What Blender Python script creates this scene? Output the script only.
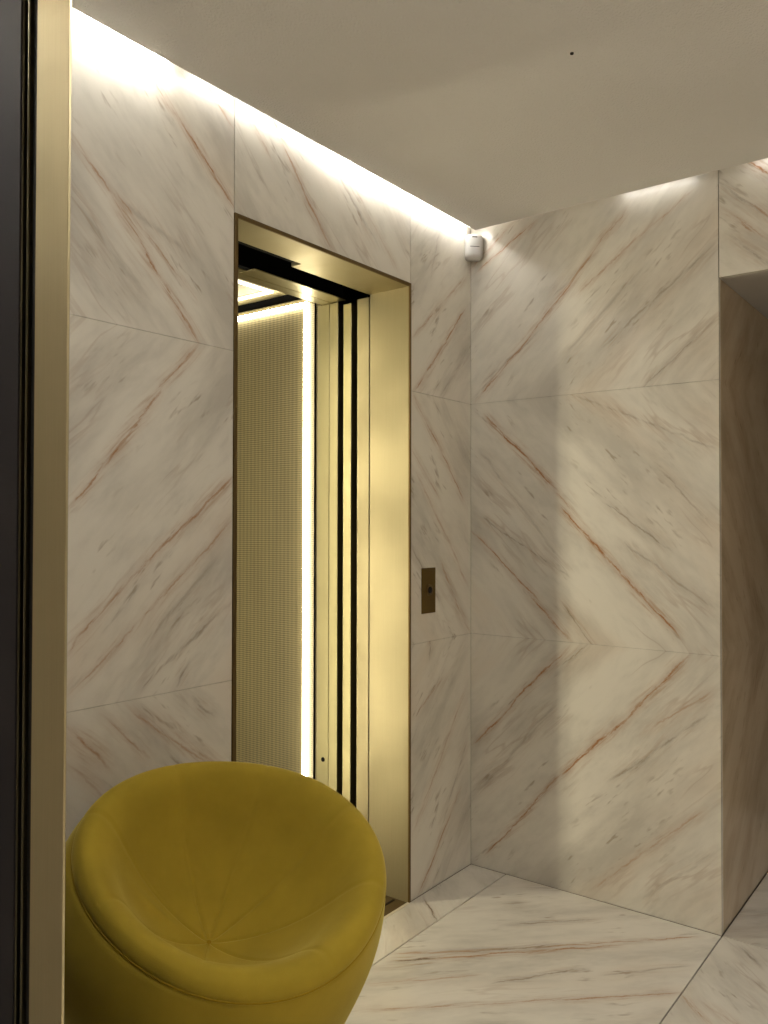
import bpy, bmesh, math, random
from mathutils import Vector, Matrix

# ------------------------------------------------------------------ camera
scene = bpy.context.scene
for o in list(bpy.data.objects):
    bpy.data.objects.remove(o)
C = scene.collection
PI = math.pi

YAW, PITCH, ROLL = 0.647863, 0.016376, 0.001646
CAM = Vector((-2.7691, -1.6739, 1.30))
F_PX = 831.315
fwd = Vector((math.cos(YAW)*math.cos(PITCH), math.sin(YAW)*math.cos(PITCH), math.sin(PITCH)))
rgt = Vector((math.sin(YAW), -math.cos(YAW), 0))
upv = rgt.cross(fwd)
r2 = rgt*math.cos(ROLL) + upv*math.sin(ROLL)
u2 = upv*math.cos(ROLL) - rgt*math.sin(ROLL)
cd = bpy.data.cameras.new('camera')
cam = bpy.data.objects.new('camera', cd)
C.objects.link(cam)
cam.matrix_world = Matrix(((r2.x, u2.x, -fwd.x, CAM.x), (r2.y, u2.y, -fwd.y, CAM.y), (r2.z, u2.z, -fwd.z, CAM.z), (0, 0, 0, 1)))
cd.sensor_fit = 'VERTICAL'
cd.sensor_height = 24.0
cd.lens = F_PX/1024.0*24.0
cd.clip_start = 0.02
scene.camera = cam

# ------------------------------------------------------------------ world, exposure, lamp strengths
w = bpy.data.worlds.new('world')
scene.world = w
w.use_nodes = True
w.node_tree.nodes['Background'].inputs[0].default_value = (1, 0.95, 0.88, 1)
w.node_tree.nodes['Background'].inputs[1].default_value = 0.0
vs = scene.view_settings
vs.view_transform = 'Standard'
vs.look = 'None'
vs.gamma = 1.0
vs.use_curve_mapping = False
vs.exposure = 0.22

COVE = 165.0            # radiance of the cove strips along the elevator wall
COVE_RIGHT = 6.5      # the cove strips along the facing wall
COVE_REAR_FILL = 230.0       # unseen cove strip added behind the camera for fill
CAR_STRIP = 25.0       # upright strips in the elevator car
CAR_TOP = 3.5         # strips in the car ceiling
COVE_COL = (1.0, 0.98, 0.94)
FILL_DOWNLIGHT = 85.0       # watts of each fill downlight added behind the camera
FILL_DOME = 33.0            # radiance of the fill lamp added on the unseen ceiling
CAR_COL = (1.0, 0.91, 0.66)

# ------------------------------------------------------------------ measures (metres)
Z1, Z2 = 0.885, 1.771            # horizontal joints of the wall cladding
XL, XR = -1.231, -0.405          # elevator frame, outer edges
ZT = 2.147                       # elevator frame, top edge
YE = -0.926                      # end of the facing wall, start of the recess
ZO = 2.099                       # soffit of the recess
YJ = -0.152                      # floor joint beside the elevator wall
ZC = 2.42                        # underside of the hung ceiling
XE = -2.20                       # plane of the entrance jamb
ZTOP = 2.62
XB, YB = -4.1, -3.2              # back and near ends of the lobby

# large veins of each slab: from, to (metres on the slab), width mm, strength, brown or grey
VEINS = {
    'right_2': [(0.624,2.390,0.291,2.042,6,0.75,'b'), (0.315,2.067,0.027,1.785,5,0.6,'b'), (0.279,2.425,0.028,2.286,4,0.8,'b'), (0.180,2.435,0.001,2.303,5,0.5,'b'), (0.843,2.402,0.440,2.124,7,0.4,'b'), (0.917,1.967,0.667,1.758,5,0.4,'g'), (0.918,2.216,0.525,1.916,8,0.35,'g'), (0.526,2.268,0.327,2.124,12,0.3,'g'), (0.669,2.171,0.374,1.899,14,0.25,'g'), (0.295,2.019,0.041,1.842,8,0.35,'g')],
    'right_1': [(0.067,1.724,0.365,1.426,6,0.85,'b'), (0.314,1.475,0.450,1.321,4,0.5,'b'), (0.369,1.375,0.795,0.939,6,0.95,'b'), (0.009,1.280,0.293,1.022,5,0.7,'b'), (0.232,1.063,0.418,0.887,6,0.8,'b'), (0.027,1.349,0.407,1.118,5,0.4,'g'), (0.524,1.391,0.770,1.218,6,0.45,'g'), (0.734,1.487,0.914,1.288,6,0.35,'g'), (0.385,1.786,0.915,1.551,7,0.3,'g'), (0.596,1.252,0.912,1.031,8,0.3,'g'), (0.041,1.591,0.373,1.177,10,0.25,'g'), (0.372,1.034,0.523,0.851,5,0.5,'g')],
    'right_0': [(0.407,0.872,0.014,0.465,6,0.75,'b'), (0.820,0.869,0.611,0.638,6,0.85,'b'), (0.629,0.657,0.371,0.397,7,0.85,'b'), (0.371,0.407,0.071,0.058,5,0.7,'b'), (0.482,0.885,0.380,0.805,5,0.8,'g'), (0.883,0.692,0.558,0.424,8,0.4,'g'), (0.731,0.572,0.621,0.463,10,0.5,'g'), (0.882,0.398,0.498,0.035,6,0.35,'b'), (0.911,0.776,0.663,0.595,7,0.35,'b'), (0.372,0.675,0.040,0.290,14,0.25,'g'), (0.915,0.268,0.661,0.041,10,0.25,'g')],
    'lc1_2': [(-1.747,2.178,-1.605,2.072,6,0.55,'b'), (-1.611,2.080,-1.460,1.896,7,0.7,'b'), (-1.475,1.918,-1.348,1.772,6,0.8,'b'), (-1.605,2.086,-1.362,1.886,4,0.5,'b'), (-1.529,2.409,-1.407,2.317,7,0.5,'b'), (-1.429,2.342,-1.229,2.154,6,0.75,'b'), (-1.460,2.319,-1.422,2.293,9,0.4,'g'), (-1.336,2.463,-1.234,2.371,6,0.3,'b'), (-1.592,2.067,-1.349,1.987,14,0.25,'g'), (-1.709,2.030,-1.504,1.849,18,0.2,'g')],
    'lc1_1': [(-1.351,1.771,-1.479,1.625,6,0.7,'b'), (-1.464,1.639,-1.627,1.434,6,0.75,'b'), (-1.609,1.464,-1.725,1.322,5,0.6,'b'), (-1.377,1.743,-1.503,1.605,4,0.4,'b'), (-1.231,1.433,-1.409,1.288,7,0.65,'b'), (-1.361,1.334,-1.584,1.148,6,0.6,'b'), (-1.557,1.175,-1.723,1.013,6,0.6,'b'), (-1.231,1.314,-1.499,1.094,5,0.4,'b'), (-1.469,1.116,-1.712,0.923,5,0.4,'b'), (-1.229,1.099,-1.438,0.965,8,0.35,'g'), (-1.293,1.209,-1.527,1.001,12,0.25,'g'), (-1.375,0.957,-1.422,0.888,7,0.5,'g'), (-1.688,0.957,-1.707,0.937,6,0.7,'g')],
    'lc1_0': [(-1.557,0.865,-1.314,0.685,6,0.4,'b'), (-1.625,0.858,-1.496,0.740,6,0.4,'b'), (-1.714,0.848,-1.613,0.741,8,0.6,'b'), (-1.419,0.880,-1.380,0.849,10,0.5,'g'), (-1.374,0.868,-1.294,0.801,7,0.45,'g'), (-1.497,0.847,-1.237,0.633,9,0.3,'b'), (-1.711,0.768,-1.607,0.663,8,0.3,'b')],
    'header': [(-1.097,2.475,-0.937,2.274,7,0.5,'b'), (-0.963,2.301,-0.826,2.153,8,0.65,'b'), (-1.190,2.449,-1.076,2.330,6,0.35,'b'), (-0.837,2.429,-0.582,2.218,10,0.3,'g'), (-0.714,2.376,-0.469,2.162,6,0.25,'b')],
    'lc3_2': [(-0.043,2.133,-0.384,1.769,6,0.7,'b'), (-0.029,2.264,-0.397,1.957,5,0.4,'b'), (-0.219,2.389,-0.284,2.188,6,0.2,'g'), (-0.021,1.979,-0.218,1.780,8,0.25,'g')],
    'lc3_1': [(-0.384,1.755,-0.218,1.585,6,0.7,'b'), (-0.244,1.612,-0.051,1.398,6,0.6,'b'), (-0.396,1.571,-0.218,1.394,5,0.35,'b'), (-0.377,1.496,-0.021,1.072,8,0.3,'b'), (-0.395,1.215,-0.217,1.028,7,0.35,'g'), (-0.217,1.175,-0.007,0.890,7,0.4,'b')],
    'lc3_0': [(-0.276,0.961,-0.289,0.819,6,0.5,'g'), (-0.072,0.316,-0.356,0.003,6,0.55,'b'), (-0.036,0.676,-0.387,0.231,8,0.35,'b'), (-0.177,0.753,-0.394,0.624,7,0.3,'b'), (-0.021,0.479,-0.216,0.192,9,0.3,'g')],
    'over': [(0.977,2.277,1.030,2.221,6,0.95,'b'), (0.925,2.331,1.074,2.190,5,0.35,'b'), (0.925,2.415,1.074,2.252,8,0.4,'g'), (1.007,2.458,1.095,2.379,8,0.9,'b'), (0.961,2.229,1.093,2.099,8,0.35,'g'), (1.022,2.311,1.094,2.242,7,0.5,'b')],
    'floor_1': [(-0.718,-0.167,-0.501,-0.413,5,0.65,'b'), (-0.570,-0.341,-0.365,-0.542,6,0.85,'g'), (-0.413,-0.498,-0.049,-0.872,5,0.6,'b'), (-0.765,-0.182,-0.655,-0.288,8,0.9,'g'), (-0.678,-0.267,-0.252,-0.690,6,0.7,'b'), (-1.010,-0.265,-0.637,-0.670,5,0.45,'b'), (-0.679,-0.630,-0.407,-0.923,5,0.65,'b'), (-0.360,-0.335,-0.126,-0.573,6,0.5,'g'), (-0.685,-0.483,-0.437,-0.668,6,0.45,'g'), (-0.227,-0.273,-0.155,-0.331,14,0.4,'g'), (0.076,-0.451,-0.076,-0.251,8,0.3,'g'), (-0.916,-0.189,-0.664,-0.432,6,0.35,'b'), (-0.454,-0.709,-0.240,-0.899,8,0.3,'g')],
    'floor_2': [(-0.409,-0.929,-0.511,-1.038,5,0.7,'b'), (-0.041,-0.996,-0.120,-1.066,10,0.5,'g'), (-0.215,-1.066,-0.249,-1.106,12,0.45,'g'), (-0.409,-0.977,-0.499,-1.152,9,0.3,'b')],
    'floor_0': [(-0.351,-0.022,-0.469,-0.158,5,0.7,'g'), (-0.321,-0.150,-0.257,-0.172,8,0.2,'g')],
}

# ------------------------------------------------------------------ node helpers
class NT:
    def __init__(self, name):
        self.m = bpy.data.materials.new(name)
        self.m.use_nodes = True
        self.t = self.m.node_tree
        self.t.nodes.clear()
        self.out = self.t.nodes.new('ShaderNodeOutputMaterial')

    def n(self, typ, **kw):
        x = self.t.nodes.new(typ)
        for k, v in kw.items():
            setattr(x, k, v)
        return x

    def put(self, sock, v):
        if isinstance(v, bpy.types.NodeSocket):
            self.t.links.new(v, sock)
        elif v is not None:
            sock.default_value = v

    def math(self, op, a, b=None, c=None, clamp=False):
        x = self.n('ShaderNodeMath', operation=op, use_clamp=clamp)
        self.put(x.inputs[0], a)
        self.put(x.inputs[1], b)
        self.put(x.inputs[2], c)
        return x.outputs[0]

    def ramp(self, v, a, b, lo=0.0, hi=1.0, smooth=True):
        x = self.n('ShaderNodeMapRange')
        if smooth:
            x.interpolation_type = 'SMOOTHSTEP'
        self.put(x.inputs['Value'], v)
        x.inputs['From Min'].default_value = a
        x.inputs['From Max'].default_value = b
        x.inputs['To Min'].default_value = lo
        x.inputs['To Max'].default_value = hi
        return x.outputs['Result']

    def vec(self, x, y, z):
        c = self.n('ShaderNodeCombineXYZ')
        self.put(c.inputs[0], x)
        self.put(c.inputs[1], y)
        self.put(c.inputs[2], z)
        return c.outputs[0]

    def noise(self, v, scale=1.0, detail=3.0, rough=0.55, dist=0.0):
        x = self.n('ShaderNodeTexNoise')
        self.put(x.inputs['Vector'], v)
        x.inputs['Scale'].default_value = scale
        x.inputs['Detail'].default_value = detail
        x.inputs['Roughness'].default_value = rough
        x.inputs['Distortion'].default_value = dist
        return x

    def mix(self, f, a, b):
        x = self.n('ShaderNodeMix', data_type='RGBA')
        self.put(x.inputs[0], f)
        self.put(x.inputs[6], a)
        self.put(x.inputs[7], b)
        return x.outputs[2]

    def pos(self):
        g = self.n('ShaderNodeNewGeometry')
        s = self.n('ShaderNodeSeparateXYZ')
        self.t.links.new(g.outputs['Position'], s.inputs[0])
        return g.outputs['Position'], s.outputs[0], s.outputs[1], s.outputs[2]

    def bsdf(self, col, rough, metal=0.0, spec=0.5, bump=None, bstr=0.2, bdist=0.002, sheen=0.0, sheen_col=None):
        b = self.n('ShaderNodeBsdfPrincipled')
        self.put(b.inputs['Base Color'], col)
        self.put(b.inputs['Roughness'], rough)
        b.inputs['Metallic'].default_value = metal
        b.inputs['Specular IOR Level'].default_value = spec
        if sheen:
            b.inputs['Sheen Weight'].default_value = sheen
            b.inputs['Sheen Roughness'].default_value = 0.35
            b.inputs['Sheen Tint'].default_value = sheen_col
        if bump is not None:
            bp = self.n('ShaderNodeBump')
            bp.inputs['Strength'].default_value = bstr
            bp.inputs['Distance'].default_value = bdist
            self.put(bp.inputs['Height'], bump)
            self.t.links.new(bp.outputs[0], b.inputs['Normal'])
        self.t.links.new(b.outputs[0], self.out.inputs[0])
        return self.m


def c4(r, g, b):
    """sRGB 0-255 to linear"""
    def f(v):
        v /= 255.0
        return v/12.92 if v <= 0.04045 else ((v+0.055)/1.055)**2.4
    return (f(r), f(g), f(b), 1.0)


# one reusable node group: a single vein as a soft streak along a line
def vein_group():
    g = bpy.data.node_groups.new('vein', 'ShaderNodeTree')
    for nm, tp in (('P', 'NodeSocketVector'), ('A', 'NodeSocketVector'), ('Dir', 'NodeSocketVector'), ('Nor', 'NodeSocketVector'),
                   ('Len', 'NodeSocketFloat'), ('Width', 'NodeSocketFloat'), ('Strength', 'NodeSocketFloat')):
        g.interface.new_socket(nm, in_out='INPUT', socket_type=tp)
    g.interface.new_socket('Mask', in_out='OUTPUT', socket_type='NodeSocketFloat')
    g.interface.new_socket('Band', in_out='OUTPUT', socket_type='NodeSocketFloat')
    N, L = g.nodes, g.links
    i = N.new('NodeGroupInput')
    o = N.new('NodeGroupOutput')

    def vm(op, a, b):
        x = N.new('ShaderNodeVectorMath')
        x.operation = op
        L.new(a, x.inputs[0])
        L.new(b, x.inputs[1])
        return x

    def mm(op, a, b):
        x = N.new('ShaderNodeMath')
        x.operation = op
        for k, v in enumerate((a, b)):
            if isinstance(v, bpy.types.NodeSocket):
                L.new(v, x.inputs[k])
            elif v is not None:
                x.inputs[k].default_value = v
        return x.outputs[0]

    def mr(v, a, b, lo, hi):
        x = N.new('ShaderNodeMapRange')
        x.interpolation_type = 'SMOOTHSTEP'
        for k, q in ((0, v), (1, a), (2, b), (3, lo), (4, hi)):
            if isinstance(q, bpy.types.NodeSocket):
                L.new(q, x.inputs[k])
            else:
                x.inputs[k].default_value = q
        return x.outputs[0]
    d = vm('SUBTRACT', i.outputs['P'], i.outputs['A']).outputs[0]
    l = vm('DOT_PRODUCT', d, i.outputs['Dir']).outputs['Value']
    t = mm('ABSOLUTE', vm('DOT_PRODUCT', d, i.outputs['Nor']).outputs['Value'], None)
    core = mr(t, 0.0, mm('MULTIPLY', i.outputs['Width'], 0.6), 1.0, 0.0)
    halo = mr(t, 0.0, mm('MULTIPLY', i.outputs['Width'], 3.0), 0.42, 0.0)
    m = mm('ADD', core, halo)
    e0 = mr(l, -0.03, 0.06, 0.0, 1.0)
    e1 = mr(mm('SUBTRACT', i.outputs['Len'], l), -0.03, 0.06, 0.0, 1.0)
    ends = mm('MULTIPLY', mm('MULTIPLY', e0, e1), i.outputs['Strength'])
    L.new(mm('MULTIPLY', m, ends), o.inputs[0])
    band = mr(t, 0.0, mm('MULTIPLY', i.outputs['Width'], 4.5), 1.0, 0.0)
    L.new(mm('MULTIPLY', band, ends), o.inputs[1])
    return g


VEIN = vein_group()


def marble(name, axes, key, sigma, seed, fold=True, light=(222, 216, 203), shade=(191, 185, 173), rough=0.22, spec=0.45):
    """white marble whose veins run at 45 degrees, book-matched at the horizontal joints"""
    k = NT(name)
    P, X, Y, Z = k.pos()
    if axes == 'xz':
        a, b = X, Z
    elif axes == 'yz':
        a, b = k.math('MULTIPLY', Y, -1.0), Z
    else:
        a, b = X, Y
    bf = k.math('PINGPONG', k.math('SUBTRACT', b, Z1), Z2 - Z1) if fold else b
    s = k.math('MULTIPLY', k.math('ADD', a, k.math('MULTIPLY', bf, sigma)), 0.7071)
    t = k.math('MULTIPLY', k.math('SUBTRACT', bf, k.math('MULTIPLY', a, sigma)), 0.7071)
    # slow bending of the layers
    wv = k.noise(k.vec(s, t, seed), 2.3, 2.0)
    t = k.math('ADD', t, k.math('MULTIPLY', k.math('SUBTRACT', wv.outputs[0], 0.5), 0.07))
    sc = k.math('MULTIPLY', s, 1.4)
    cloud = k.noise(k.vec(sc, k.math('MULTIPLY', t, 5.0), seed), 1.0, 5.0, 0.62).outputs[0]
    cloud2 = k.noise(k.vec(k.math('MULTIPLY', s, 5.0), k.math('MULTIPLY', t, 13.0), seed+3.1), 1.0, 4.0, 0.65).outputs[0]
    f = k.math('ADD', k.ramp(cloud, 0.42, 0.70, 0, 0.85), k.ramp(cloud2, 0.45, 0.8, 0, 0.5), clamp=True)
    col = k.mix(f, c4(*light), c4(*shade))
    warm = k.noise(k.vec(k.math('MULTIPLY', s, 0.9), k.math('MULTIPLY', t, 3.0), seed+9.0), 1.0, 3.0).outputs[0]
    col = k.mix(k.ramp(warm, 0.5, 0.75, 0, 0.35), col, c4(205, 178, 146))
    # thin layered streaks
    st = k.noise(k.vec(k.math('MULTIPLY', s, 1.9), k.math('MULTIPLY', t, 15.0), seed+5.5), 1.0, 3.0, 0.55).outputs[0]
    ridge = k.math('SUBTRACT', 1.0, k.math('ABSOLUTE', k.math('MULTIPLY_ADD', st, 2.0, -1.0)))
    patch = k.noise(k.vec(k.math('MULTIPLY', s, 3.0), k.math('MULTIPLY', t, 6.0), seed+7.7), 1.0, 2.0).outputs[0]
    streak = k.math('MULTIPLY', k.ramp(ridge, 0.93, 1.0, 0, 1), k.ramp(patch, 0.50, 0.70, 0, 0.26))
    col = k.mix(streak, col, c4(146, 112, 84))
    fl = k.noise(k.vec(k.math('MULTIPLY', s, 13.0), k.math('MULTIPLY', t, 58.0), seed+2.2), 1.0, 2.0).outputs[0]
    patch2 = k.noise(k.vec(k.math('MULTIPLY', s, 4.0), k.math('MULTIPLY', t, 9.0), seed+12.0), 1.0, 2.0).outputs[0]
    fleck = k.math('MULTIPLY', k.ramp(fl, 0.57, 0.72, 0, 1), k.ramp(patch2, 0.49, 0.67, 0, 0.52))
    col = k.mix(fleck, col, c4(134, 114, 88))
    # the large veins of this slab
    wn = k.noise(k.vec(a, b, seed), 6.0, 6.0, 0.72)
    wo = k.n('ShaderNodeVectorMath', operation='MULTIPLY_ADD')
    k.t.links.new(wn.outputs['Color'], wo.inputs[0])
    wo.inputs[1].default_value = (0.042, 0.042, 0.0)
    wo.inputs[2].default_value = (-0.021, -0.021, 0.0)
    pw = k.n('ShaderNodeVectorMath', operation='ADD')
    k.t.links.new(k.vec(a, b, 0.0), pw.inputs[0])
    k.t.links.new(wo.outputs[0], pw.inputs[1])
    acc = {'b': None, 'g': None}
    bnd = None
    for (x0, y0, x1, y1, wd, stg, kind) in VEINS.get(key, []):
        dx, dy = x1-x0, y1-y0
        ln = math.hypot(dx, dy)
        dx, dy = dx/ln, dy/ln
        g = k.n('ShaderNodeGroup')
        g.node_tree = VEIN
        k.t.links.new(pw.outputs[0], g.inputs['P'])
        g.inputs['A'].default_value = (x0, y0, 0)
        g.inputs['Dir'].default_value = (dx, dy, 0)
        g.inputs['Nor'].default_value = (-dy, dx, 0)
        g.inputs['Len'].default_value = ln
        g.inputs['Width'].default_value = wd*0.0014
        g.inputs['Strength'].default_value = stg
        bnd = g.outputs[1] if bnd is None else k.math('MAXIMUM', bnd, g.outputs[1])
        acc[kind] = g.outputs[0] if acc[kind] is None else k.math('MAXIMUM', acc[kind], g.outputs[0])
    brk = k.noise(k.vec(k.math('MULTIPLY', s, 11.0), k.math('MULTIPLY', t, 85.0), seed+1.3), 1.0, 3.0, 0.6).outputs[0]
    brk = k.ramp(brk, 0.34, 0.62, 0.25, 1.0)
    if bnd is not None:
        ds = k.noise(k.vec(k.math('MULTIPLY', s, 8.0), k.math('MULTIPLY', t, 110.0), seed+6.1), 1.0, 3.0, 0.6).outputs[0]
        col = k.mix(k.math('MULTIPLY', bnd, k.ramp(ds, 0.48, 0.66, 0.08, 0.75), clamp=True), col, c4(170, 134, 98))
    for kind, cc in (('g', (124, 108, 90)), ('b', (166, 120, 82))):
        if acc[kind] is not None:
            col = k.mix(k.math('MULTIPLY', acc[kind], brk, clamp=True), col, c4(*cc))
    return k.bsdf(col, rough, 0.0, spec)


def plain(name, col, rough=0.5, metal=0.0, spec=0.5, var=0.06, scale=8.0, bump=0.0, bscale=120.0):
    k = NT(name)
    P, X, Y, Z = k.pos()
    nz = k.noise(P, scale, 3.0).outputs[0]
    c = c4(*col)
    lo = tuple(v*(1-var) for v in c[:3]) + (1,)
    hi = tuple(min(1, v*(1+var)) for v in c[:3]) + (1,)
    cc = k.mix(nz, lo, hi)
    b = k.noise(P, bscale, 3.0).outputs[0] if bump else None
    return k.bsdf(cc, rough, metal, spec, b, bump, 0.008)


def brushed(name, col, rough=0.32, var=0.10):
    """satin metal with an upright brushed grain"""
    k = NT(name)
    P, X, Y, Z = k.pos()
    g = k.noise(k.vec(k.math('MULTIPLY', X, 900.0), k.math('MULTIPLY', Y, 900.0), k.math('MULTIPLY', Z, 6.0)), 1.0, 2.0).outputs[0]
    smudge = k.noise(P, 5.0, 4.0, 0.6).outputs[0]
    c = c4(*col)
    lo = tuple(v*(1-var) for v in c[:3]) + (1,)
    hi = tuple(min(1, v*(1+var)) for v in c[:3]) + (1,)
    cc = k.mix(g, lo, hi)
    r = k.math('ADD', k.ramp(smudge, 0.3, 0.7, rough-0.04, rough+0.06), k.math('MULTIPLY', g, 0.05))
    return k.bsdf(cc, r, 1.0, 0.5, g, 0.06, 0.001)


def woven(name, col):
    """brass metal cloth: fine upright and cross wires"""
    k = NT(name)
    P, X, Y, Z = k.pos()
    wz = k.math('SINE', k.math('MULTIPLY', Z, 2*PI/0.0085))
    wy = k.math('SINE', k.math('MULTIPLY', Y, 2*PI/0.021))
    wy2 = k.math('SINE', k.math('MULTIPLY', Y, 2*PI/0.007))
    h = k.math('ADD', k.math('MULTIPLY', wz, 0.30), k.math('ADD', k.math('MULTIPLY', wy, 0.12), k.math('MULTIPLY', wy2, 0.12)))
    nz = k.noise(k.vec(X, k.math('MULTIPLY', Y, 30.0), k.math('MULTIPLY', Z, 4.0)), 1.0, 3.0).outputs[0]
    f = k.math('ADD', k.math('ADD', h, 0.45), k.math('MULTIPLY', nz, 0.25), clamp=True)
    c = c4(*col)
    cc = k.mix(f, tuple(v*0.22 for v in c[:3]) + (1,), c)
    return k.bsdf(cc, 0.5, 0.25, 0.5, h, 0.25, 0.002)


def velvet(name, col):
    k = NT(name)
    P, X, Y, Z = k.pos()
    n1 = k.noise(P, 9.0, 4.0, 0.6).outputs[0]
    n2 = k.noise(P, 700.0, 2.0).outputs[0]
    c = c4(*col)
    cc = k.mix(n1, tuple(v*0.74 for v in c[:3]) + (1,), tuple(v*1.26 for v in c[:3]) + (1,))
    cc = k.mix(k.math('MULTIPLY', n2, 0.2), cc, tuple(v*0.6 for v in c[:3]) + (1,))
    return k.bsdf(cc, 0.85, 0.0, 0.15, n2, 0.12, 0.001, 0.7, (0.78, 0.66, 0.22, 1))


def glow(name, col, strength):
    k = NT(name)
    e = k.n('ShaderNodeEmission')
    e.inputs[0].default_value = (*col, 1)
    e.inputs[1].default_value = strength
    k.t.links.new(e.outputs[0], k.out.inputs[0])
    return k.m


# ------------------------------------------------------------------ geometry helpers
def base_of(parent):
    v = Vector((0, 0, 0))
    while parent is not None:
        v += parent.location
        parent = parent.parent
    return v


def link(name, me, mat, parent=None):
    """me holds world coordinates; they become local to the parent chain"""
    o = bpy.data.objects.new(name, me)
    C.objects.link(o)
    if parent is not None:
        o.parent = parent
        off = base_of(parent)
        if off.length > 0:
            me.transform(Matrix.Translation(-off))
    if mat is not None:
        me.materials.append(mat)
    return o


def from_bm(name, bm, mat, parent=None, smooth=False):
    bmesh.ops.recalc_face_normals(bm, faces=bm.faces)
    me = bpy.data.meshes.new(name)
    bm.to_mesh(me)
    bm.free()
    if smooth:
        for p in me.polygons:
            p.use_smooth = True
    return link(name, me, mat, parent)


def bm_box(bm, x0, x1, y0, y1, z0, z1):
    x0, x1 = sorted((x0, x1))
    y0, y1 = sorted((y0, y1))
    z0, z1 = sorted((z0, z1))
    v = [bm.verts.new(p) for p in ((x0, y0, z0), (x1, y0, z0), (x1, y1, z0), (x0, y1, z0),
                                   (x0, y0, z1), (x1, y0, z1), (x1, y1, z1), (x0, y1, z1))]
    for f in ((3, 2, 1, 0), (4, 5, 6, 7), (0, 1, 5, 4), (1, 2, 6, 5), (2, 3, 7, 6), (3, 0, 4, 7)):
        bm.faces.new([v[i] for i in f])


def box(name, b, mat, parent=None, bevel=0.0, seg=1):
    bm = bmesh.new()
    bm_box(bm, *b)
    if bevel:
        bmesh.ops.bevel(bm, geom=bm.edges[:], offset=bevel, segments=seg, affect='EDGES', profile=0.6)
    return from_bm(name, bm, mat, parent)


def boxes(name, bl, mat, parent=None):
    bm = bmesh.new()
    for b in bl:
        bm_box(bm, *b)
    return from_bm(name, bm, mat, parent)


def disc(name, c, axis, r, h, mat, parent=None, n=32, dome=0.0):
    """short cylinder from c along axis, rounded towards its far end"""
    axis = Vector(axis).normalized()
    e1 = axis.orthogonal().normalized()
    e2 = axis.cross(e1)
    c = Vector(c)
    prof = [(r, 0.0), (r, h*0.75), (r*0.9, h)]
    if dome:
        prof += [(r*0.6, h+dome*0.6), (r*0.25, h+dome*0.95)]
    bm = bmesh.new()
    rings = []
    for (rr, hh) in prof:
        rings.append([bm.verts.new(c + axis*hh + e1*rr*math.cos(2*PI*i/n) + e2*rr*math.sin(2*PI*i/n)) for i in range(n)])
    for q in range(len(rings)-1):
        for i in range(n):
            bm.faces.new((rings[q][i], rings[q][(i+1) % n], rings[q+1][(i+1) % n], rings[q+1][i]))
    bm.faces.new(rings[0][::-1])
    bm.faces.new(rings[-1])
    return from_bm(name, bm, mat, parent)


def thing(name, label, cat, loc, group=None):
    o = bpy.data.objects.new(name, None)
    C.objects.link(o)
    o.location = loc
    o.empty_display_size = 0.1
    tag(o, label, cat, group)
    return o


def tag(o, label, cat, group=None):
    o['label'] = label
    o['category'] = cat
    if group:
        o['group'] = group
    return o


def struct(o, label, cat='wall'):
    o['kind'] = 'structure'
    o['label'] = label
    o['category'] = cat
    return o


# ------------------------------------------------------------------ materials
M_ceiling = plain('ceiling_paint', (224, 220, 214), 0.9, 0, 0.1, 0.03, 3.0, 0.55, 150.0)
M_back = plain('backing_mortar', (120, 112, 100), 0.9, 0, 0.2)
M_paint = plain('wall_paint', (196, 188, 176), 0.85, 0, 0.2)
M_black = plain('black_shaft', (6, 6, 6), 0.9, 0, 0.1)
M_brass = brushed('satin_brass', (158, 147, 115), 0.46)
M_brass_car = brushed('satin_brass_car', (150, 141, 106), 0.34)
M_bronze = brushed('dark_bronze_edge', (116, 96, 62), 0.45)
M_plate = brushed('bronze_plate', (112, 92, 50), 0.40)
M_jamb = brushed('champagne_brass', (182, 170, 136), 0.42)
M_carceil = brushed('car_ceiling_brass', (118, 109, 80), 0.40)
M_mesh = woven('woven_brass', (122, 111, 78))
M_dark = plain('dark_entrance_panel', (36, 33, 36), 0.6, 0, 0.25, 0.08, 4.0)
M_gasket = plain('black_gasket', (20, 18, 14), 0.5)
M_profile = brushed('bronze_profile', (92, 86, 68), 0.3)
M_white = plain('white_plastic', (208, 206, 203), 0.45, 0, 0.4, 0.01)
M_slot = plain('dark_slot', (26, 20, 14), 0.7, 0, 0.2)
M_soffit = plain('recess_soffit_paint', (176, 170, 162), 0.6, 0, 0.3, 0.03)
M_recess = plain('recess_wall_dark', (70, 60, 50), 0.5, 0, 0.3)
M_sill = brushed('dark_sill_metal', (104, 88, 62), 0.45)
M_edge = plain('light_metal_edge', (214, 206, 184), 0.4, 0.3)
M_velvet = velvet('mustard_velvet', (164, 140, 44))
M_seam = velvet('mustard_seam', (150, 122, 24))
M_base = plain('chair_base_black', (24, 22, 20), 0.5)

# ------------------------------------------------------------------ elevator wall (plane y = 0), cladding in book-matched slabs
TH, G, GH = 0.022, 0.0013, 0.0004
wl = struct(boxes('wall_left', [
    (XB-0.1, XL-0.0005, TH, 0.168, 0, ZTOP), (XR+0.0005, 0.30, TH, 0.168, 0, ZTOP), (XL, XR, TH, 0.168, ZT+0.01, ZTOP)], M_back),
    'marble clad wall around the elevator opening')
rows = [(0.0, Z1), (Z1, Z2), (Z2, ZTOP)]


def slab_xz(x0, x1, z0, z1, mat):
    return box('marble_panel', (x0+G, x1-G, 0.0, TH, z0+(GH if z0 > 0 else 0), z1-GH), mat, wl, 0.0006)


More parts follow.
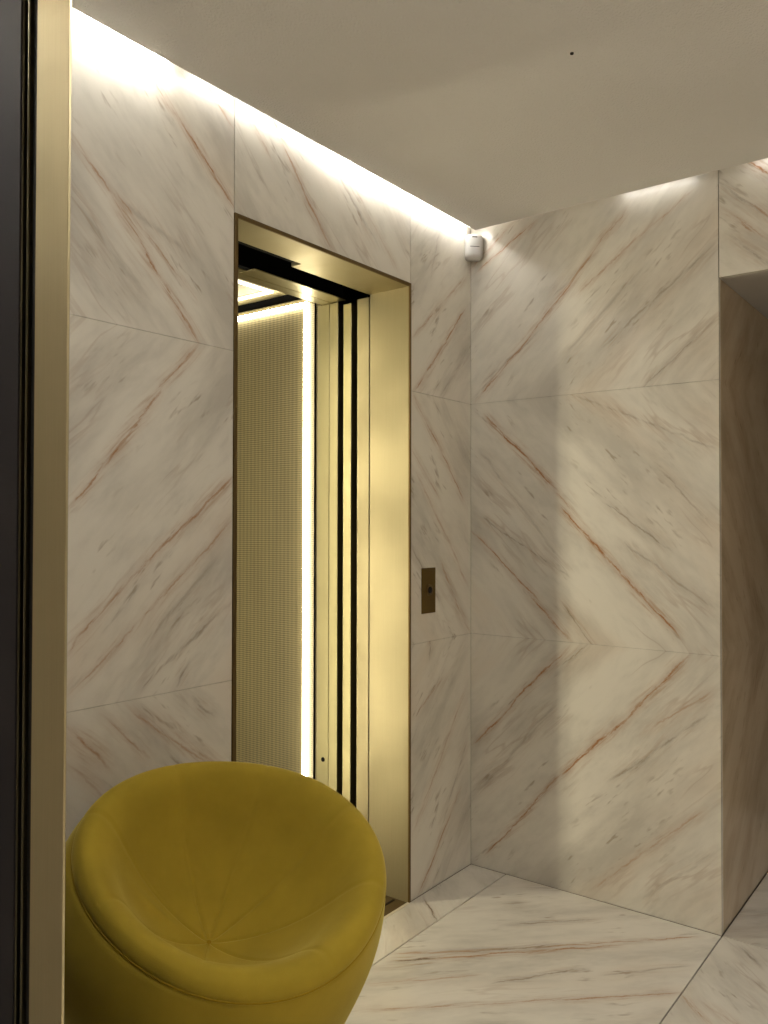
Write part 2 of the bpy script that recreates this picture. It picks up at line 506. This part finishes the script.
seeds = {'lc1': 2.0, 'lc3': 7.3, 'right': 4.4}
for i, (z0, z1) in enumerate(rows):
    slab_xz(XE+0.001, XL, z0, z1, marble('marble_by_elevator_%d' % i, 'xz', 'lc1_%d' % i, 1.0, seeds['lc1']))
    slab_xz(XR, G, z0, z1, marble('marble_corner_%d' % i, 'xz', 'lc3_%d' % i, -1.0, seeds['lc3']))
    slab_xz(XB, XE-0.001, z0, z1, marble('marble_vestibule_%d' % i, 'xz', '-', -1.0, 13.0+i))
slab_xz(XL, XR, ZT, ZTOP, marble('marble_over_elevator', 'xz', 'header', 1.0, 15.5))

# ------------------------------------------------------------------ facing wall (plane x = 0) and the recess beyond it
wr = struct(boxes('wall_right', [
    (TH, 0.20, TH, YE+TH, 0, ZTOP), (TH, 0.20, YE+TH, -2.60, ZO+TH, ZTOP), (TH, 0.20, -2.60, YB-0.1, 0, ZTOP)], M_back),
    'marble clad wall facing the entrance with a recess at its right')


def slab_yz(y0, y1, z0, z1, mat):
    return box('marble_panel', (0.0, TH, y1+G, y0-G, z0+(GH if z0 > 0 else 0), z1-GH), mat, wr, 0.0006)


for i, (z0, z1) in enumerate(rows):
    slab_yz(G, YE, z0, z1, marble('marble_facing_%d' % i, 'yz', 'right_%d' % i, -1.0, seeds['right']))
    slab_yz(-2.60, YB, z0, z1, marble('marble_far_%d' % i, 'yz', '-', 1.0, 21.0))
slab_yz(YE, -2.60, ZO, ZTOP, marble('marble_over_recess', 'yz', 'over', 1.0, 17.1))
M_reveal_shaded = marble('marble_reveal_shaded', 'xz', '-', -1.0, 31.0, True, (204, 184, 156), (176, 156, 128), 0.10, 0.5)  # same marble as the walls, its shade put in as a darker brown tint
rv = box('reveal_panel', (TH+0.001, 1.30, YE+0.001, YE+TH, 0, ZO+0.02), M_reveal_shaded, wr, 0.001)
box('recess_soffit', (TH+0.001, 1.30, -2.60, YE, ZO, ZO+0.02), M_soffit, wr)
boxes('recess_lining', [(0.20, 1.35, YE+TH, YE+0.12, 0, ZO+0.1), (0.20, 1.35, -2.72, YE+0.1, ZO+0.02, ZO+0.12)], M_back, wr)
box('recess_back_panel', (1.30, 1.36, -2.72, YE+0.1, 0, ZO+0.1), M_recess, wr)
box('recess_side_panel', (TH, 1.30, -2.66, -2.60, 0, ZO), M_recess, wr)

# ------------------------------------------------------------------ floor slabs
fl = struct(box('floor', (XB-0.1, 1.36, YB-0.1, 0.20, -0.10, -0.02), M_back), 'white marble floor of large slabs', 'floor')


GF = 0.0018


def slab_xy(x0, x1, y0, y1, mat):
    x0, x1 = sorted((x0, x1))
    y0, y1 = sorted((y0, y1))
    return box('marble_slab', (x0+GF, x1-GF, y0+GF, y1-GF, -0.02, 0.0), mat, fl, 0.001)


F0 = marble('floor_marble_strip', 'xy', 'floor_0', 1.0, 44.7, False)
F1 = marble('floor_marble_front', 'xy', 'floor_1', -1.0, 43.0, False)
F2 = marble('floor_marble_side', 'xy', 'floor_2', 1.0, 47.0, False)
F3 = marble('floor_marble_recess', 'xy', '-', -1.0, 53.0, False)
for x0, x1 in ((0.0, -1.9), (-1.9, -4.1)):
    slab_xy(x0, x1, 0.0, YJ, F0)
    slab_xy(x0, x1, YJ, YE, F1)
    slab_xy(x0, x1, YE, -1.70, F2)
    slab_xy(x0, x1, -1.70, -2.474, F1)
    slab_xy(x0, x1, -2.474, YB, F2)
slab_xy(0.0, 1.30, YE, -1.70, F3)
slab_xy(0.0, 1.30, -1.70, -2.60, F3)

# ------------------------------------------------------------------ hung ceiling with an open cove along the walls
GL, GR = 0.056, 0.062
ce = struct(box('ceiling', (XB+0.06, -GR, YB+0.06, -GL, ZC, ZC+0.025), M_ceiling, None, 0.002), 'grey beige painted hung ceiling with cove gap', 'ceiling')
box('cove_top', (XB-0.1, 0.30, YB-0.1, 0.20, ZTOP, ZTOP+0.08), M_paint, ce)
disc('fixing_hole', (-0.946, -0.85, ZC+0.001), (0, 0, -1), 0.0045, 0.004, M_slot, ce, 12)

wb = struct(box('wall_back', (XB-0.1, XB, YB-0.1, 0.0, 0, ZTOP), M_paint), 'pale painted wall at the back of the lobby')
wf = struct(box('wall_front', (XB, 0.0, YB-0.1, YB, 0, ZTOP), M_paint), 'pale painted wall behind the viewer')

# ------------------------------------------------------------------ cove light strips
G_cove_weak = glow('cove_light_weak', COVE_COL, COVE*0.08)
G_cove_left = glow('cove_light_left', COVE_COL, COVE*0.5)
G_cove_mid = glow('cove_light_mid', COVE_COL, COVE*0.22)
G_cove_back_fill = glow('cove_fill_back', COVE_COL, COVE*0.16)
G_cove_out = glow('cove_light_outer', COVE_COL, COVE*0.75)
G_cove_right = glow('cove_light_right', COVE_COL, COVE_RIGHT)
G_cove_rear_fill = glow('cove_fill_rear', COVE_COL, COVE_REAR_FILL)


def strip(x0, x1, y0, y1, mat, label):
    o = box('led_strip', (x0, x1, y0, y1, ZC+0.022, ZC+0.030), mat)
    tag(o, label, 'light strip', 'cove light strips')
    return o


YS0, YS1 = -0.034, -0.026
strip(-2.19, -1.47, YS0, YS1, G_cove_left, 'bright cove light strip above the marble beside the brass jamb')
strip(-1.40, -0.93, YS0, YS1, G_cove_weak, 'dimmer cove light strip above the left end of the elevator frame')
strip(-0.90, -0.05, YS0, YS1, G_cove_mid, 'bright cove light strip over the elevator up to the corner sensor')
strip(-4.0, -2.24, YS0, YS1, G_cove_out, 'cove light strip on the outer side of the entrance jamb')
strip(-0.040, -0.032, -0.85, -0.61, G_cove_right, 'short cove light strip on the wall left of the recess')
strip(-0.040, -0.032, -2.50, -1.03, G_cove_right, 'cove light strip above the recess opening')
strip(-2.1, -0.2, YB+0.026, YB+0.034, G_cove_rear_fill, 'added fill cove strip along the unseen wall behind the viewer')  # out of view, added to raise the ambient light
strip(XB+0.026, XB+0.034, YB+0.2, -0.2, G_cove_back_fill, 'added fill cove strip along the unseen back wall of the lobby')  # also unseen, added for ambient light from the back

# ------------------------------------------------------------------ elevator landing frame
ef = thing('elevator_surround', 'satin brass elevator door surround set into the marble wall', 'door frame', (-0.82, 0.0, 0.0))
IX0, IX1, IZ = XL+0.012, XR-0.010, 2.135
# thin edge showing on the wall face
box('edge_strip', (XL, IX0, -0.004, 0.002, 0, ZT), M_bronze, ef, 0.0008)
box('edge_strip', (IX1, XR, -0.004, 0.002, 0, ZT), M_bronze, ef, 0.0008)
box('edge_strip', (IX0, IX1, -0.004, 0.002, IZ, ZT), M_bronze, ef, 0.0008)
box('jamb_panel', (XL, IX0, 0.002, 0.172, 0, ZT), M_brass, ef)
box('jamb_panel', (IX1, XR, 0.002, 0.172, 0, ZT), M_brass, ef)
# soffit with the step in its rear edge
bm = bmesh.new()
pts = [(IX0, 0.002), (IX1, 0.002), (IX1, 0.176), (-0.822, 0.176), (-0.822, 0.132), (IX0, 0.132)]
lo = [bm.verts.new((x, y, IZ)) for x, y in pts]
hi = [bm.verts.new((x, y, ZT)) for x, y in pts]
bm.faces.new(lo)
bm.faces.new(hi[::-1])
for i in range(6):
    bm.faces.new((lo[i], lo[(i+1) % 6], hi[(i+1) % 6], hi[i]))
from_bm('soffit_panel', bm, M_brass, ef)
sl = box('sill', (IX0, IX1, 0.004, 0.232, -0.018, -0.001), M_sill, ef)
for i in range(5):
    box('sill_groove', (IX0+0.01, IX1-0.01, 0.05+i*0.038, 0.058+i*0.038, -0.001, 0.0008), M_slot, sl)
box('threshold_edge', (IX0, IX1, -0.006, 0.004, -0.012, 0.0012), M_edge, ef)

ld = thing('landing_door', 'satin brass landing door leaf slid open, edge showing behind the frame', 'elevator door', (-0.405, 0.2, 0.0))
box('leaf', (IX1-0.001, -0.22, 0.176, 0.231, 0.003, 2.126), M_brass, ld, 0.001)
box('guide_shoe', (IX1+0.02, -0.24, 0.19, 0.215, -0.001, 0.003), M_slot, ld)
cdr = thing('inner_elevator_door', 'narrow brass inner door leaf edge between two black gaps', 'elevator door', (-0.405, 0.28, 0.0))
box('leaf', (IX1-0.001, -0.22, 0.259, 0.297, 0.003, 2.118), M_brass_car, cdr, 0.001)
box('guide_shoe', (IX1+0.02, -0.24, 0.268, 0.288, -0.001, 0.003), M_slot, cdr)

# the dark shaft behind the frame
sh = struct(boxes('wall_shaft', [
    (-1.55, -1.47, 0.20, 2.0, -0.10, 2.62), (-0.20, -0.12, 0.20, 2.0, -0.10, 2.62), (-1.55, -0.12, 1.92, 2.0, -0.10, 2.62),
    (-1.55, -0.12, 0.168, 2.0, 2.54, 2.62), (-1.55, -0.12, 0.20, 2.0, -0.12, -0.04),
    (-1.47, XL-0.001, 0.172, 0.23, 0, 2.54), (-1.47, -0.20, 0.177, 0.205, 2.165, 2.54),
    (-1.47, -0.825, 0.134, 0.176, 2.1475, 2.17), (-1.55, -1.47, 0.168, 0.2, -0.1, 2.62), (-0.20, -0.12, 0.168, 0.2, -0.1, 2.62)], M_black), 'black lining of the elevator shaft')

# ------------------------------------------------------------------ elevator car
ec = thing('elevator_car', 'lit elevator car lined with woven brass panels', 'elevator', (-0.82, 0.9, 0.0))
CX0, CX1, CY0, CY1, CZ = -1.30, -0.385, 0.324, 1.72, 2.205
box('entrance_return', (IX1, -0.23, 0.324, 0.366, -0.002, 2.132), M_brass_car, ec, 0.0012)
er = box('entrance_return', (IX1, -0.30, 0.367, 0.425, -0.002, 2.132), M_brass_car, ec, 0.0012)
disc('lock_hole', (IX1+0.0008, 0.392, 0.425), (-1, 0, 0), 0.0085, 0.003, M_black, er, 20)
box('entrance_return', (-1.42, XL+0.012, 0.324, 0.425, -0.002, 2.132), M_brass_car, ec, 0.0012)
hd = thing('elevator_door_header', 'thin brass header strip under the black gap above the car door', 'door header', (-0.8, 0.3, 2.13))
box('header_plate', (-0.88, IX1-0.002, 0.284, 0.352, 2.1325, 2.136), M_brass_car, hd, 0.0005)
box('header_strip', (-1.42, -0.20, 0.353, 0.402, 2.132, 2.215), M_brass_car, ec, 0.001)
box('header_plate', (-1.42, -0.882, 0.322, 0.352, 2.1325, 2.136), M_brass_car, hd, 0.0005)
box('header_core', (-1.42, IX1-0.004, 0.300, 0.352, 2.1361, 2.45), M_black, hd)
box('header_core', (-1.42, -0.22, 0.353, 0.40, 2.22, 2.45), M_black, ec)
box('car_floor', (-1.42, -0.23, 0.300, CY1+0.02, -0.03, -0.002), M_sill, ec)
# side wall that the camera sees: dark edge, woven panel framed by light strips
box('wall_core', (CX1+0.012, CX1+0.05, 0.425, CY1, 0, 2.25), M_black, ec)
box('woven_panel', (CX1, CX1+0.012, 0.434, CY1-0.02, 0.02, 2.184), M_mesh, ec)
box('wall_core', (CX0-0.05, CX0-0.012, 0.425, CY1, 0, 2.25), M_black, ec)
box('woven_panel', (CX0-0.012, CX0, 0.434, CY1-0.02, 0.02, 2.184), M_mesh, ec)
box('rear_panel', (CX0, CX1, CY1-0.02, CY1, 0, 2.22), M_brass_car, ec)
G_car = glow('car_strip_light', CAR_COL, CAR_STRIP)
G_cartop = glow('car_ceiling_light', CAR_COL, CAR_TOP)
box('upright_light', (CX1-0.016, CX1, 0.497, 0.510, 0.03, 2.164), G_car, ec)
box('top_light', (CX1-0.016, CX1, 0.510, CY1-0.10, 2.150, 2.164), G_car, ec)
box('upright_light', (CX0, CX0+0.006, 0.745, 0.80, 0.03, 2.150), G_car, ec)
box('upright_light', (CX0, CX0+0.006, 0.84, 0.885, 0.03, 2.150), G_car, ec)
# car ceiling: sunk panel framed by light strips
box('car_ceiling', (CX0, CX1-0.004, 0.402, CY1-0.02, CZ+0.008, CZ+0.03), M_carceil, ec)
box('shadow_gap', (CX1-0.006, CX1, 0.459, 0.463, 0.02, 2.184), M_black, ec)
lx0, lx1, ly0, ly1 = CX0+0.085, CX1-0.075, 0.615, CY1-0.14
box('ceiling_light', (lx0, lx1, ly0, ly0+0.016, CZ, CZ+0.008), G_cartop, ec)
box('ceiling_light', (lx1-0.016, lx1, ly0+0.016, ly1, CZ, CZ+0.008), G_cartop, ec)
box('ceiling_light', (lx0, lx0+0.016, ly0+0.016, ly1, CZ, CZ+0.008), G_cartop, ec)
box('ceiling_light', (lx0+0.016, lx1-0.016, ly1-0.016, ly1, CZ, CZ+0.008), G_cartop, ec)

# ------------------------------------------------------------------ call plate
cp = thing('call_plate', 'bronze elevator call plate with a round key button', 'call button', (-0.295, 0.0, 1.068))
box('plate', (-0.338, -0.252, -0.004, -0.0002, 0.987, 1.149), M_plate, cp, 0.001)
bt = disc('button_ring', (-0.294, -0.004, 1.070), (0, -1, 0), 0.020, 0.004, M_bronze, cp, 28)
disc('key_slot', (-0.294, -0.0078, 1.070), (0, -1, 0), 0.012, 0.002, M_slot, bt, 20, 0.001)

# ------------------------------------------------------------------ motion sensor in the corner
ms = thing('motion_sensor', 'white plastic motion sensor in the corner under the ceiling', 'sensor', (-0.02, -0.02, 2.31))
ax_o = Vector((-1, -1, 0)).normalized()          # out of the corner
ax_s = Vector((1, -1, 0)).normalized()           # sideways
cor = Vector((-0.0, -0.0, 0))


def sensor_shell(name, w0, dep, z0, z1, mat, parent, back=0.026, bulge=0.012, nz=14, nx=14, taper=0.82):
    bm = bmesh.new()
    rings = []
    for j in range(nz+1):
        v = j/nz
        z = z0+(z1-z0)*v
        e = 1.0-max(0.0, (abs(v-0.5)-0.42)/0.08)**2*0.30
        sag = 1.0-max(0.0, (0.16-v)/0.16)**1.5*0.45
        ring = []
        hw = w0/2*e
        prof = [(-hw*taper, back), (hw*taper, back)]
        for i in range(nx+1):
            t = 1.0-2.0*i/nx
            prof.append((hw*t, back+(dep*(0.62)+bulge*1.3*math.sqrt(max(0.0, 1-abs(t)**3)))*e*sag))
        for s_, o_ in prof:
            p = cor + ax_s*s_ + ax_o*o_
            ring.append(bm.verts.new((p.x, p.y, z)))
        rings.append(ring)
    n = len(rings[0])
    for j in range(nz):
        for i in range(n):
            bm.faces.new((rings[j][i], rings[j][(i+1) % n], rings[j+1][(i+1) % n], rings[j+1][i]))
    bm.faces.new(rings[0][::-1])
    bm.faces.new(rings[-1])
    return from_bm(name, bm, mat, parent, True)


sensor_shell('housing', 0.070, 0.034, 2.320, 2.416, M_white, ms)
p = cor + ax_o*0.0637
def sbox(name, w_, z0, z1, o0, o1, mat):
    bm = bmesh.new()
    bm_box(bm, -w_/2, w_/2, o0, o1, z0, z1)
    for v in bm.verts:
        q = cor + ax_s*v.co.x + ax_o*v.co.y
        v.co = Vector((q.x, q.y, v.co.z))
    return from_bm(name, bm, mat, ms)


sbox('seam_line', 0.036, 2.3655, 2.3675, 0.050, 0.0632, M_slot)
sbox('indicator_slot', 0.020, 2.401, 2.405, 0.050, 0.0632, M_slot)
sbox('wall_bracket', 0.030, 2.330, 2.395, 0.012, 0.030, M_white)

# ------------------------------------------------------------------ entrance jamb at the left edge
YP = -0.763
we = struct(box('wall_entry', (XE-0.008, XE+0.03, -0.664, 0.0, 0, ZTOP), M_dark, None, 0.001), 'dark panel at the far left beside the brass jamb')
jt = thing('trim_1', 'satin brass entrance jamb at the left edge, with dark bronze profiles', 'door jamb', (XE, -0.72, 0.0))
jt['kind'] = 'structure'
box('brass_panel', (XE-0.002, XE+0.002, YP, YP+0.0715, 0, ZC), M_jamb, jt, 0.0006)
box('post_core', (XE+0.002, XE+0.030, YP+0.045, YP+0.100, 0, ZC), M_gasket, jt)
box('gasket', (XE+0.006, XE+0.03, YP+0.101, YP+0.106, 0, ZC), M_gasket, jt)
box('bronze_profile', (XE-0.004, XE+0.006, YP+0.086, YP+0.0905, 0, ZC), M_profile, jt, 0.0012)
box('bronze_profile', (XE-0.006, XE+0.006, YP+0.0965, YP+0.1015, 0, ZC), M_profile, jt, 0.0012)

# ------------------------------------------------------------------ tub chair
RC = Vector((-1.6174, -0.4433, 0.6402))            # centre of the seat opening
tilt, az = math.radians(24.29), math.radians(-106.69)
N = Vector((math.sin(tilt)*math.cos(az), math.sin(tilt)*math.sin(az), math.cos(tilt)))
H = Vector((0, 0, 1)).cross(N).normalized()
U = N.cross(H)
DCUT = 0.09
FOUR = (0.3033, -0.0056, -0.0067, 0.0045, -0.0032, 0.0074, 0.007)


def rim_r(a):
    """the opening is a slightly rounded triangle"""
    f = FOUR
    return f[0]+f[1]*math.cos(a)+f[2]*math.sin(a)+f[3]*math.cos(2*a)+f[4]*math.sin(2*a)+f[5]*math.cos(3*a)+f[6]*math.sin(3*a)


RR = FOUR[0]
RS = math.hypot(RR, DCUT)
S = RC - N*DCUT
ch = thing('tub_chair', 'round mustard yellow velvet tub chair with a scooped seat', 'chair', (S.x, S.y, 0.0))
NA = 192
SEAMS = [math.radians(8+45*k) for k in range(8)]


def seam_d(a):
    return min(abs((a-s_+PI) % (2*PI)-PI) for s_ in SEAMS)


def egg(p):
    t = (S.z-p.z)/RS
    if t > 0:
        p = Vector((p.x, p.y, S.z-RS*(t+0.64*t**5)))
    return p


# upholstered outer shell
bm = bmesh.new()
th0 = math.acos(DCUT/RS)
rings = []
NB = 64
for j in range(NB+1):
    th = th0+(PI-0.02-th0)*j/NB
    ring = []
    for i in range(NA):
        a = 2*PI*i/NA
        g = 0.0022*math.exp(-(min(abs((a-q+PI) % (2*PI)-PI) for q in (math.radians(-121), math.radians(14), math.radians(104)))*RS/0.004)**2)
        rr = RS-g
        if j == 0:
            rr -= 0.004
        k_ = (rim_r(a)/RR-1)*math.exp(-(th-th0)*1.6)
        bulge = 0.046*max(0.0, math.cos(a-math.radians(172)))**1.5*math.sin(min(1.0, (th-th0)/1.7)*PI)**0.8
        rad = rr*math.sin(th)*(1+k_)+bulge
        ring.append(bm.verts.new(egg(S + N*rr*math.cos(th) + (H*math.cos(a)+U*math.sin(a))*rad)))
    rings.append(ring)
for j in range(NB):
    for i in range(NA):
        bm.faces.new((rings[j][i], rings[j+1][i], rings[j+1][(i+1) % NA], rings[j][(i+1) % NA]))
bm.faces.new(rings[-1])
from_bm('outer_shell', bm, M_velvet, ch, True)

# seat bowl with rolled rim and eight petals
prof = [(0.0, -0.2100), (0.04, -0.2085), (0.12, -0.198), (0.25, -0.176), (0.40, -0.142), (0.55, -0.097), (0.67, -0.050), (0.76, -0.010), (0.84, 0.017), (0.905, 0.026), (0.96, 0.022), (0.995, 0.010), (1.004, -0.002), (0.985, -0.010)]


def cat(pp, t):
    n = len(pp)-1
    x = min(t*n, n-1e-6)
    i = int(x)
    f = x-i
    q = [pp[max(0, min(n, i+d))] for d in (-1, 0, 1, 2)]
    return tuple(0.5*((2*q[1][k])+(-q[0][k]+q[2][k])*f+(2*q[0][k]-5*q[1][k]+4*q[2][k]-q[3][k])*f*f+(-q[0][k]+3*q[1][k]-3*q[2][k]+q[3][k])*f**3) for k in (0, 1))


bm = bmesh.new()
NR = 72
NA2 = 288
rings = []
BC = H*-0.024
cv = bm.verts.new(RC + BC + N*(-0.214))
for j in range(1, NR+1):
    rho, hgt = cat(prof, j/NR)
    ring = []
    for i in range(NA2):
        a = 2*PI*i/NA2
        d = seam_d(a)
        Ra = RR+(rim_r(a)-RR)*min(1.0, rho)
        arc = d*rho*Ra
        puff = 0.0035*math.sin(min(1.0, d/(PI/8))*PI/2)*math.sin(PI*min(1, max(0, rho))**0.8)
        groove = -0.0030*math.exp(-(arc/0.0035)**2)*(1 if rho < 0.97 else 0.3)
        h_ = hgt+puff+groove
        # soft folds low on one side of the seat
        fold = 0.0045*math.exp(-((a-math.radians(158))/0.10)**2)*math.exp(-((rho-0.45)/0.18)**2)
        h_ += fold
        ring.append(bm.verts.new(RC + (H*math.cos(a)+U*math.sin(a))*rho*Ra + N*h_ + BC*(1-min(1.0, rho))))
    rings.append(ring)
for i in range(NA2):
    bm.faces.new((cv, rings[0][i], rings[0][(i+1) % NA2]))
for j in range(NR-1):
    for i in range(NA2):
        bm.faces.new((rings[j][i], rings[j+1][i], rings[j+1][(i+1) % NA2], rings[j][(i+1) % NA2]))
seat = from_bm('seat_cushion', bm, M_velvet, ch, True)
disc('tuft_button', RC + BC + N*(-0.2125), N, 0.005, 0.002, M_seam, seat, 16, 0.002)

# piping between shell and cushion
bm = bmesh.new()
NP, NQ = 160, 8
pr = 0.0028
rings = []
for i in range(NP):
    a = 2*PI*i/NP
    e = H*math.cos(a)+U*math.sin(a)
    c0 = RC + e*(rim_r(a)+0.0005) - N*0.004
    rings.append([bm.verts.new(c0 + e*pr*math.cos(2*PI*q/NQ) + N*pr*math.sin(2*PI*q/NQ)) for q in range(NQ)])
for i in range(NP):
    for q in range(NQ):
        bm.faces.new((rings[i][q], rings[(i+1) % NP][q], rings[(i+1) % NP][(q+1) % NQ], rings[i][(q+1) % NQ]))
from_bm('piping', bm, M_seam, ch, True)
disc('base', (S.x, S.y, 0.0), (0, 0, 1), 0.15, 0.05, M_base, ch, 48)

# ------------------------------------------------------------------ unseen downlights added behind the camera to fill the room
M_fill_lens = glow('fill_downlight_lens', (1.0, 0.95, 0.86), 6.0)
for (x, y, lab) in ((-0.9, -2.45, 'added fill downlight nearest the recess'), (-2.0, -2.45, 'added fill downlight nearest the entrance'),
                    (-1.45, -2.85, 'added fill downlight nearest the rear wall')):
    dl = thing('fill_downlight', lab, 'downlight', (x, y, ZC), 'added fill downlights behind the viewer')
    disc('lens', (x, y, ZC), (0, 0, -1), 0.030, 0.003, M_fill_lens, dl, 24)
    bm = bmesh.new()
    n = 32
    rg = [[bm.verts.new((x+r_*math.cos(2*PI*i/n), y+r_*math.sin(2*PI*i/n), ZC-h_)) for i in range(n)] for r_, h_ in ((0.031, 0.0), (0.033, 0.006), (0.044, 0.006), (0.047, 0.0))]
    for q in range(3):
        for i in range(n):
            bm.faces.new((rg[q][i], rg[q][(i+1) % n], rg[q+1][(i+1) % n], rg[q+1][i]))
    from_bm('fill_trim_ring', bm, M_white, dl, True)
    ld_ = bpy.data.lights.new('beam', 'SPOT')
    ld_.energy = FILL_DOWNLIGHT
    ld_.color = (1.0, 0.93, 0.80)
    ld_.spot_size = math.radians(64)
    ld_.spot_blend = 0.8
    ld_.shadow_soft_size = 0.03
    lo_ = bpy.data.objects.new('beam', ld_)
    C.objects.link(lo_)
    lo_.parent = dl
    lo_.location = (0, 0, -0.01)

# ------------------------------------------------------------------ unseen ceiling lamp added above the frame to light the walls
LX, LY, LR = -1.95, -1.35, 0.15
cl = thing('fill_ceiling_lamp', 'added round opal fill lamp on the unseen ceiling just above the viewer', 'ceiling lamp', (LX, LY, ZC))
disc('fill_mount_ring', (LX, LY, ZC), (0, 0, -1), LR+0.015, 0.02, M_brass, cl, 48)
bm = bmesh.new()
n, m = 48, 10
rg = [[bm.verts.new((LX+LR*math.cos(0.5*PI*q/m)*math.cos(2*PI*i/n), LY+LR*math.cos(0.5*PI*q/m)*math.sin(2*PI*i/n), ZC-0.02-0.11*math.sin(0.5*PI*q/m))) for i in range(n)] for q in range(m)]
tip = bm.verts.new((LX, LY, ZC-0.13))
for q in range(m-1):
    for i in range(n):
        bm.faces.new((rg[q][i], rg[q][(i+1) % n], rg[q+1][(i+1) % n], rg[q+1][i]))
for i in range(n):
    bm.faces.new((rg[-1][i], rg[-1][(i+1) % n], tip))
from_bm('fill_opal_shade', bm, glow('fill_opal_shade', (1.0, 0.97, 0.91), FILL_DOME), cl, True)
